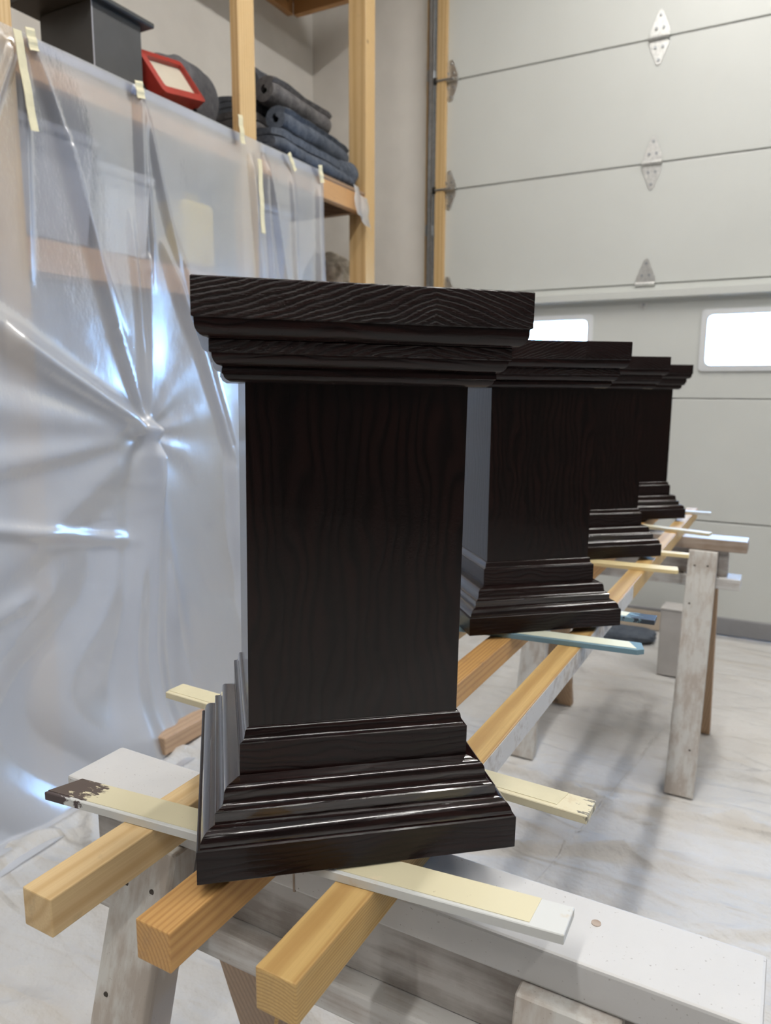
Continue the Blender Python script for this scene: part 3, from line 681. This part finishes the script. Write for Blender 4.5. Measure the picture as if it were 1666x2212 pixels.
# ------------------------------------------------------------------ plastic sheet
def make_plastic():
    ny, ns = 330, 360
    y = np.linspace(0.45, 3.02, ny); s = np.linspace(0, 1, ns)
    ztop, zbot = H+0.975, 0.0
    Yg, S = np.meshgrid(y, s, indexing='ij')
    hang = 2.17; total = hang+0.24
    d = S*total
    Z = ztop-np.minimum(d, hang)*(ztop-0.012)/hang
    lay = np.clip(d-hang+0.10, 0, None)
    X = np.full_like(Z, XS+0.012)+0.10*np.clip((d-hang+0.5)/0.5, 0, 1)**3+np.clip(d-hang, 0, None)*0.55
    z = Z-H
    D = np.zeros_like(Z)
    def fold(a, b, amp, wd, taper=(0.0, 0.0), grow=0.0):
        nonlocal D
        a, b = np.array(a), np.array(b); v = b-a; ln = np.hypot(*v); v = v/ln
        u = ((Yg-a[0])*v[0]+(z-a[1])*v[1])/ln; q = -(Yg-a[0])*v[1]+(z-a[1])*v[0]
        k = np.clip(u, 0, 1); t = np.ones_like(k)
        t *= np.clip((u+0.05)/max(taper[0], 0.10), 0, 1)*np.clip((1.05-u)/max(taper[1], 0.10), 0, 1)
        w_ = wd*(1+grow*(1-k))
        D += amp*t*np.exp(-(q/w_)**2)
    P0 = (1.884, -0.156)
    # long taut folds into the pinch point
    fold((1.523, 0.95), (1.617, 0.730), 0.016, 0.012); fold((1.617, 0.730), (1.769, 0.175), 0.030, 0.015, (0.05, 0.05)); fold((1.769, 0.175), P0, 0.026, 0.012, (0.05, 0.1))
    fold((1.53, 0.95), (1.80, 0.20), 0.014, 0.012, (0.2, 0.2))
    fold((1.915, 0.95), (1.920, 0.40), 0.022, 0.011, (0.05, 0.02)); fold((1.920, 0.42), P0, 0.030, 0.013, (0.05, 0.1))
    fold((1.935, 0.95), (1.955, 0.35), 0.016, 0.012, (0.05, 0.3)); fold((1.87, 0.55), (1.878, -0.1), 0.014, 0.010, (0.3, 0.2))
    fold((0.95, 0.42), P0, 0.030, 0.030, (0.2, 0.15), 0.8); fold((1.373, 0.136), P0, 0.026, 0.020, (0.1, 0.1), 1.0)
    fold((0.9, 0.02), (1.86, -0.15), 0.020, 0.045, (0.3, 0.15), 0.8); fold((1.0, -0.25), (1.85, -0.17), 0.018, 0.030, (0.3, 0.2), 0.8)
    fold((1.15, -0.62), (1.85, -0.20), 0.018, 0.05, (0.3, 0.2), 0.8)
    fold((1.733, -1.26), P0, 0.040, 0.030, (0.1, 0.12), 1.4); fold((1.87, -1.28), P0, 0.034, 0.022, (0.1, 0.12), 1.2); fold((2.02, -1.28), P0, 0.036, 0.030, (0.1, 0.12), 1.2)
    fold((2.013, 0.475), (2.321, -0.270), 0.030, 0.016, (0.2, 0.1), 0.3); fold((2.06, 0.55), (2.35, -0.25), 0.020, 0.012, (0.3, 0.1)); fold((1.95, 0.9), (2.10, 0.33), 0.016, 0.014, (0.1, 0.3))
    fold((2.321, -0.27), (2.42, -1.2), 0.030, 0.030, (0.1, 0.2)); fold((2.50, 0.9), (2.545, 0.1), 0.018, 0.016, (0.1, 0.2)); fold((2.60, 0.9), (2.73, 0.3), 0.024, 0.015, (0.05, 0.2))
    fold((2.58, 0.92), (2.65, -0.2), 0.016, 0.014, (0.05, 0.2)); fold((2.76, 0.9), (2.82, 0.1), 0.010, 0.02, (0.1, 0.3)); fold((2.98, 0.93), (2.96, -0.5), 0.016, 0.03, (0.1, 0.3))
    fold((1.42, 0.93), (1.25, 0.45), 0.020, 0.02, (0.1, 0.3)); fold((1.47, 0.93), (1.34, 0.62), 0.016, 0.012, (0.1, 0.3)); fold((1.50, 0.92), (1.47, 0.3), 0.014, 0.012, (0.1, 0.3))
    fold((1.2, -0.38), (1.80, -0.52), 0.016, 0.022, (0.1, 0.2)); fold((1.0, -0.75), (1.4, -0.62), 0.016, 0.03, (0.2, 0.2))
    # radial puckers round the pinch
    th = np.arctan2(z-P0[1], Yg-P0[0]); r = np.hypot(Yg-P0[0], z-P0[1])
    D += 0.005*np.sin(9*th+0.7*np.sin(2*th))*np.exp(-r/0.30)*np.clip(r/0.10, 0, 1)
    D -= 0.020*np.exp(-(r/0.10)**2)
    # slack swags under the taped points and broad billows
    for ty in (1.02, 1.72, 2.20, 2.76):
        D += 0.010*np.exp(-((Yg-ty)/0.10)**2)*np.exp(-((z-0.80)/0.14)**2)
    D += 0.05*vnoise(Yg*1.6+20, z*1.1+20, 21)*np.clip((0.9-z)/0.5, 0, 1)
    D += 0.010*vnoise(Yg*6+20, z*4+20, 22)*np.clip((0.85-z)/0.6, 0.15, 1)
    D += 0.0025*vnoise(Yg*19+(z*7)+40, z*11-(Yg*5)+40, 23)*np.clip((0.5-z)/0.6, 0.1, 1)
    # lower half: fuller, swinging folds
    low = np.clip((-0.35-z)/0.7, 0, 1)
    D += low*0.020*np.sin(Yg*17+2.2*vnoise(Yg*2+9, z*2+9, 31)*4+z*3)
    onfloor = np.clip((d-hang)/0.05, 0, 1)
    D -= D.min()*0.0
    D = np.maximum(D+0.012, 0.0)
    Xf = X+D*(1-onfloor)
    Zf = Z+onfloor*(0.010*np.clip(vnoise(Yg*11+3, d*15+3, 41)+0.35, 0, 1))
    me = grid_mesh('plastic_sheet', np.stack([Xf, Yg, Zf], -1))
    cl = np.clip((z+0.10)/0.62, 0, 1); cl = 0.26+0.74*cl*cl*(3-2*cl)  # film haze put in by height alone
    me.attributes.new('height_clarity', 'FLOAT', 'POINT').data.foreach_set('value', cl.reshape(-1).astype(np.float32))
    o = mobj('plastic_sheet', me, 'film', smooth=180)
    tag(o, 'translucent milky plastic sheet taped over the shelving, pinched in radiating folds', 'plastic sheet')
    for y0, y1 in ((1.53, 2.45), (2.59, 3.00)):
        obj('blue_strip', bx(XS+0.004, XS+0.010, y0, y1, ZSH-0.030, ZSH-0.004), 'blue_line', o)  # dark blue strip just below the sheet's top edge
    return o
sheet = make_plastic()
def tape(y0, z0, y1, z1, wd, label):
    """strip of masking tape stuck on the sheet, from (y0,z0) to (y1,z1)"""
    a, b = Vector((y0, z0)), Vector((y1, z1)); d = b-a; ln = d.length; n = Vector((-d.y, d.x))/ln*wd/2
    bm = bmesh.new(); K = 8; pa = []
    for k in range(K+1):
        p = a+d*k/K; x = 0.0015*math.sin(k*1.7)
        pa.append([bm.verts.new((x, p.x-n.x-y0, p.y-n.y)), bm.verts.new((x, p.x+n.x-y0, p.y+n.y)), bm.verts.new((x-0.002, p.x+n.x-y0, p.y+n.y)), bm.verts.new((x-0.002, p.x-n.x-y0, p.y-n.y))])
    for p, q in zip(pa, pa[1:]):
        for i in range(4): bm.faces.new((p[i], p[(i+1) % 4], q[(i+1) % 4], q[i]))
    bm.faces.new(pa[0]); bm.faces.new(pa[-1][::-1]); bmesh.ops.recalc_face_normals(bm, faces=bm.faces)
    o = obj('tape_strip', bm, 'tape', loc=(XS+0.046, y0, 0)); tag(o, label, 'tape', 'masking tape holding the plastic'); return o
tape(1.470, H+0.965, 1.505, H+0.715, 0.026, 'long cream masking tape strip hanging down at the far left post')
tape(1.510, H+0.985, 1.522, H+0.930, 0.030, 'short tape tab at the corner of the left post')
tape(1.905, H+0.980, 1.915, H+0.930, 0.034, 'tape tab on the sheet edge below the red work light')
tape(2.415, H+1.030, 2.430, H+0.930, 0.026, 'tape strip at the foot of the middle post')
tape(2.530, H+0.900, 2.545, H+0.620, 0.026, 'long vertical tape strip on the plastic below the middle post')
tape(2.730, H+0.975, 2.775, H+0.915, 0.022, 'tape tab on the sheet below the folded blankets')
tape(2.965, H+0.985, 2.985, H+0.915, 0.030, 'tape tab at the right corner of the plastic sheet')
bm = bmesh.new(); vs = []
for i in range(6):
    vs.append([bm.verts.new((0.012*math.sin(i*1.9)+0.004*j, -0.07+0.028*i+0.01*math.sin(j*2), 0.03-0.035*j-0.012*i)) for j in range(5)])
for i in range(5):
    for j in range(4): bm.faces.new((vs[i][j], vs[i+1][j], vs[i+1][j+1], vs[i][j+1]))
sc_ = obj('plastic_scrap', bm, 'film_scrap', smooth=180, loc=(XS+0.010, 3.385, ZSH-0.02)); tag(sc_, 'torn scrap of plastic stuck at the shelf end by the right post', 'plastic scrap')

# ------------------------------------------------------------------ things on the upper deck
e = empty('lidded_box', (-2.205, 1.945, ZSH)); tag(e, 'charcoal grey box with an overhanging flat lid on the shelf', 'box')
obj('body', bx(-0.125, 0.125, -0.105, 0.105, 0.001, 0.245, bev=0.003), 'charcoal', e)
obj('lid', bx(-0.16, 0.15, -0.20, 0.145, 0.2452, 0.262, bev=0.004), 'box_lid', e)
obj('corner_trim', bx(0.1245, 0.1265, -0.1065, -0.1025, 0.001, 0.244), 'bin_grey', e)
# red work light
wl = empty('work_light', (-2.135, 2.225, ZSH)); tag(wl, 'red portable work light with a cream lens, tilted on the shelf', 'work light')
R_ = Matrix.Translation((0, 0, 0.135)) @ Matrix.Rotation(math.radians(18), 4, 'X') @ Matrix.Rotation(math.radians(-28), 4, 'Y') @ Matrix.Rotation(math.radians(12), 4, 'Z')
def wl_part(name, bm, mat, parent=wl, **k):
    bmesh.ops.transform(bm, matrix=R_, verts=bm.verts); return obj(name, bm, mat, parent, **k)
bm = bmesh.new()
o_, i_ = rrect(-0.145, 0.145, -0.085, 0.085, 0.02), rrect(-0.118, 0.118, -0.060, 0.060, 0.012)
rings = [[bm.verts.new((x, p[0], p[1])) for p in pts] for pts, x in ((o_, -0.02), (o_, 0.03), (i_, 0.034), (i_, 0.012))]
n = len(o_)
for r0, r1 in zip(rings, rings[1:]):
    for k in range(n): bm.faces.new((r0[k], r0[(k+1) % n], r1[(k+1) % n], r1[k]))
bm.faces.new(rings[0]); bmesh.ops.recalc_face_normals(bm, faces=bm.faces)
wl_part('bezel', bm, 'red', smooth=35)
bm = bmesh.new(); prism(bm, rrect(-0.119, 0.119, -0.061, 0.061, 0.012), 'X', 0.008, 0.018); wl_part('lens', bm, 'lens')
bm = bmesh.new(); vs = []
for x, k in ((-0.02, 0.94), (-0.085, 0.66)): vs.append([bm.verts.new((x, p[0]*k, p[1]*k)) for p in o_])
for k in range(n): bm.faces.new((vs[0][k], vs[0][(k+1) % n], vs[1][(k+1) % n], vs[1][k]))
bm.faces.new(vs[0]); bm.faces.new(vs[1][::-1]); bmesh.ops.recalc_face_normals(bm, faces=bm.faces)
hs = wl_part('housing', bm, 'red', smooth=35)
for k in range(5): wl_part('cooling_fin', bx(-0.098, -0.03, -0.10+0.045*k, -0.092+0.045*k, -0.055, 0.055), 'black', hs)
for s in (-1, 1): obj('stand_leg', cyl(bmesh.new(), (-0.03, s*0.13, 0.135), (0.05, s*0.14, 0.006), 0.008, 8), 'black', wl)
obj('stand_bar', cyl(bmesh.new(), (0.05, -0.14, 0.008), (0.05, 0.14, 0.008), 0.008, 8), 'black', wl)
wl_part('handle', cyl(cyl(cyl(bmesh.new(), (-0.06, -0.10, 0.06), (-0.08, -0.10, 0.12), 0.009, 8), (-0.08, -0.10, 0.12), (-0.08, 0.10, 0.12), 0.010, 8), (-0.06, 0.10, 0.06), (-0.08, 0.10, 0.12), 0.009, 8), 'black')
# soft things: lumps and blankets
def soft_lump(name, label, cat, mat, loc, size, seed, power=2.6, flat=0.0, lumps=0.12):
    bm = bmesh.new(); bmesh.ops.create_icosphere(bm, subdivisions=5, radius=1.0)
    co = np.array([v.co[:] for v in bm.verts])
    sgn = np.sign(co); q = np.abs(co)**(2/power); q /= (np.sum(q**power, 1, keepdims=True))**(1/power)
    q = q*sgn
    nz = vnoise(q[:, 0]*2.3+q[:, 2]*1.1+9, q[:, 1]*2.9+9, seed)+0.5*vnoise(q[:, 0]*5.5+30, q[:, 1]*6+q[:, 2]*4+30, seed+1)
    q = q*(1+lumps*nz[:, None]); q[:, 2] = np.where(q[:, 2] < 0, q[:, 2]*(1-flat), q[:, 2])
    for v, c in zip(bm.verts, q): v.co = (c[0]*size[0], c[1]*size[1], (c[2]+1-flat)*size[2]*(1/(2-flat)))
    zmin = min(v.co.z for v in bm.verts)
    for v in bm.verts: v.co.z -= zmin
    o = obj(name, bm, mat, smooth=180, loc=loc); tag(o, label, cat); return o
soft_lump('cushion', 'plump grey cushion slumped on the shelf behind the red work light', 'cushion', 'canvas_bag', (-2.36, 2.46, ZSH+0.001), (0.17, 0.17, 0.32), 51, 2.8, 0.1)
def sheet_path(path, th, y0, y1, mat, name, label, loc, seed, rz=0.0, wob=0.012, group='moving blankets on the shelf', tiltx=0.0):
    """folded blanket: a thick ribbon following a 2D path (x,z), extended along y, rumpled"""
    p = np.array(path, float)
    # resample + round corners
    for _ in range(3):
        a, b = p[:-1], p[1:]; q = np.empty((2*len(a), 2)); q[0::2] = a*0.75+b*0.25; q[1::2] = a*0.25+b*0.75
        p = np.vstack([p[:1], q, p[-1:]])
    t = np.gradient(p, axis=0); t /= np.linalg.norm(t, axis=1, keepdims=True)+1e-9; nrm = np.stack([-t[:, 1], t[:, 0]], 1)
    prof = np.vstack([p+nrm*th/2, (p-nrm*th/2)[::-1]])
    ny = 26; ys = np.linspace(y0, y1, ny); P = np.zeros((ny, len(prof)+1, 3))
    for i, yy in enumerate(ys):
        e_ = min(i, ny-1-i); sh_ = 1-0.06*max(0, 2-e_)
        c = prof.mean(0)
        pr = c+(prof-c)*np.array([sh_, sh_])
        x = np.append(pr[:, 0], pr[0, 0]); z_ = np.append(pr[:, 1], pr[0, 1])
        w1 = vnoise(np.full_like(x, yy*7+20), x*9+z_*13+20, seed); w2 = vnoise(np.full_like(x, yy*19+20), x*21+z_*17+20, seed+3)
        P[i, :, 0] = x+wob*w1*0.6; P[i, :, 1] = yy+0.02*vnoise(x*8+5, z_*9+5, seed+5)*(1 if i in (0, ny-1) else 0.3); P[i, :, 2] = z_+wob*w1+wob*0.5*w2+tiltx*yy
    me = grid_mesh(name, P)
    bm = bmesh.new(); bm.from_mesh(me); bmesh.ops.remove_doubles(bm, verts=bm.verts, dist=1e-5); bm.verts.ensure_lookup_table()
    m_ = len(p)
    # close both ends with quads between the two ribbon faces
    def key(i, j): return tuple(np.round(P[i, j], 6))
    lut = {tuple(np.round(v.co[:], 6)): v for v in bm.verts}
    def nearest(pt):
        k = tuple(np.round(pt, 6)); 
        if k in lut: return lut[k]
        return min(bm.verts, key=lambda v: (v.co-Vector(pt)).length)
    for i in (0, ny-1):
        A = [nearest(P[i, j]) for j in range(2*m_)]
        for j in range(m_-1):
            f = (A[j], A[j+1], A[2*m_-2-j], A[2*m_-1-j])
            if len(set(f)) == 4:
                try: bm.faces.new(f)
                except ValueError: pass
    bmesh.ops.recalc_face_normals(bm, faces=bm.faces)
    o = obj(name, bm, mat, smooth=60, loc=loc, rot=(0, 0, rz)); tag(o, label, 'blanket', group); return o
def spiral(r0, r1, turns, flat=1.0, tail=0.0):
    pts = []
    k = int(turns*14)
    for i in range(k+1):
        a = -i/14*2*math.pi+math.pi*0.5; r = r0+(r1-r0)*i/k
        pts.append((r*math.cos(a), r*math.sin(a)*flat+r1*flat))
    return pts
def zigzag(wd, layers, gap):
    pts = []
    for k in range(layers):
        xs = (-wd/2, -wd/4, 0, wd/4, wd/2) if k % 2 == 0 else (wd/2, wd/4, 0, -wd/4, -wd/2)
        for x in xs: pts.append((x, k*gap))
        if k < layers-1: pts.append((xs[-1]*1.06, k*gap+gap/2))
    return [(x, z+gap*0.45) for x, z in pts]
sheet_path(zigzag(0.40, 3, 0.036), 0.032, -0.36, 0.36, 'blanket_blue', 'folded_blanket', 'slate blue folded blanket at the bottom of the pile, drooping over the shelf edge', (-2.225, 3.055, ZSH+0.001), 61, 0.05, 0.016)
sheet_path(spiral(0.022, 0.060, 2.2, 0.95), 0.018, -0.30, 0.33, 'blanket_blue', 'rolled_blanket', 'blue-grey rolled blanket low in the pile, its dark roll end facing the camera', (-2.10, 3.10, ZSH+0.112), 62, 0.10, 0.010)
sheet_path(zigzag(0.36, 3, 0.034), 0.030, -0.30, 0.36, 'blanket_grey', 'folded_blanket', 'grey-brown folded blanket across the middle of the pile', (-2.39, 3.02, ZSH+0.118), 63, 0.12, 0.016)
sheet_path(zigzag(0.34, 3, 0.032), 0.028, -0.28, 0.36, 'blanket_dark', 'folded_blanket', 'charcoal folded blanket with a bent-over end in the upper pile', (-2.41, 3.09, ZSH+0.226), 64, 0.16, 0.014)
sheet_path(spiral(0.020, 0.062, 2.2, 0.92), 0.018, -0.26, 0.25, 'blanket_grey', 'rolled_blanket', 'brownish grey rolled blanket with an open spiral end, high in the pile', (-2.145, 3.06, ZSH+0.240), 65, 0.06, 0.010)
sheet_path(spiral(0.030, 0.080, 2.0, 0.95), 0.028, -0.28, 0.30, 'blanket_dark', 'rolled_blanket', 'thick dark rolled blanket on top of the pile', (-2.33, 3.20, ZSH+0.318), 66, 0.03, 0.014)
soft_lump('blanket_tail', 'crumpled slate blue blanket end hanging at the right of the pile', 'blanket', 'blanket_blue', (-2.12, 3.335, ZSH+0.003), (0.11, 0.10, 0.13), 71, 2.4, 0.15, 0.30)
soft_lump('knitted_bundle', 'beige knotted bundle on the shelf right of the plastic', 'bundle', 'beige', (-2.33, 3.62, ZM+0.001), (0.16, 0.14, 0.26), 81, 2.2, 0.1, 0.28)

# ================================================================== THINGS ON THE FLOOR
o = obj('lumber_offcut', bx(-0.036, 0.036, 0, 1.25, 0, 0.064, bev=0.003), 'pine_floor', loc=(-1.868, 1.768, 0.030)); tag(o, 'brown lumber length on the floor holding down the plastic', 'lumber')
o = obj('carton', bx(-0.10, 0.10, -0.07, 0.07, 0, 0.31, bev=0.004), 'carton', loc=(-0.36, 3.53, 0.012)); tag(o, 'pale grey carton on the floor behind the tall sawhorse leg', 'carton')
obj('flap', bx(-0.10, 0.10, -0.072, -0.002, 0.3102, 0.3135), 'carton', o)
soft_lump('folded_tarp', 'slate blue folded tarp on the floor by the garage door', 'tarp', 'slate', (-0.70, 3.92, 0.012), (0.16, 0.09, 0.05), 91, 4.0, 0.2, 0.15)
o = obj('cardboard_sheet', bx(-0.16, 0.16, 0, 0.012, 0, 0.10, bev=0.002), 'cardboard', loc=(-0.67, 4.12, 0.012), rot=(-0.15, 0, 0)); tag(o, 'beige cardboard strip leaning at the bottom of the garage door', 'cardboard')
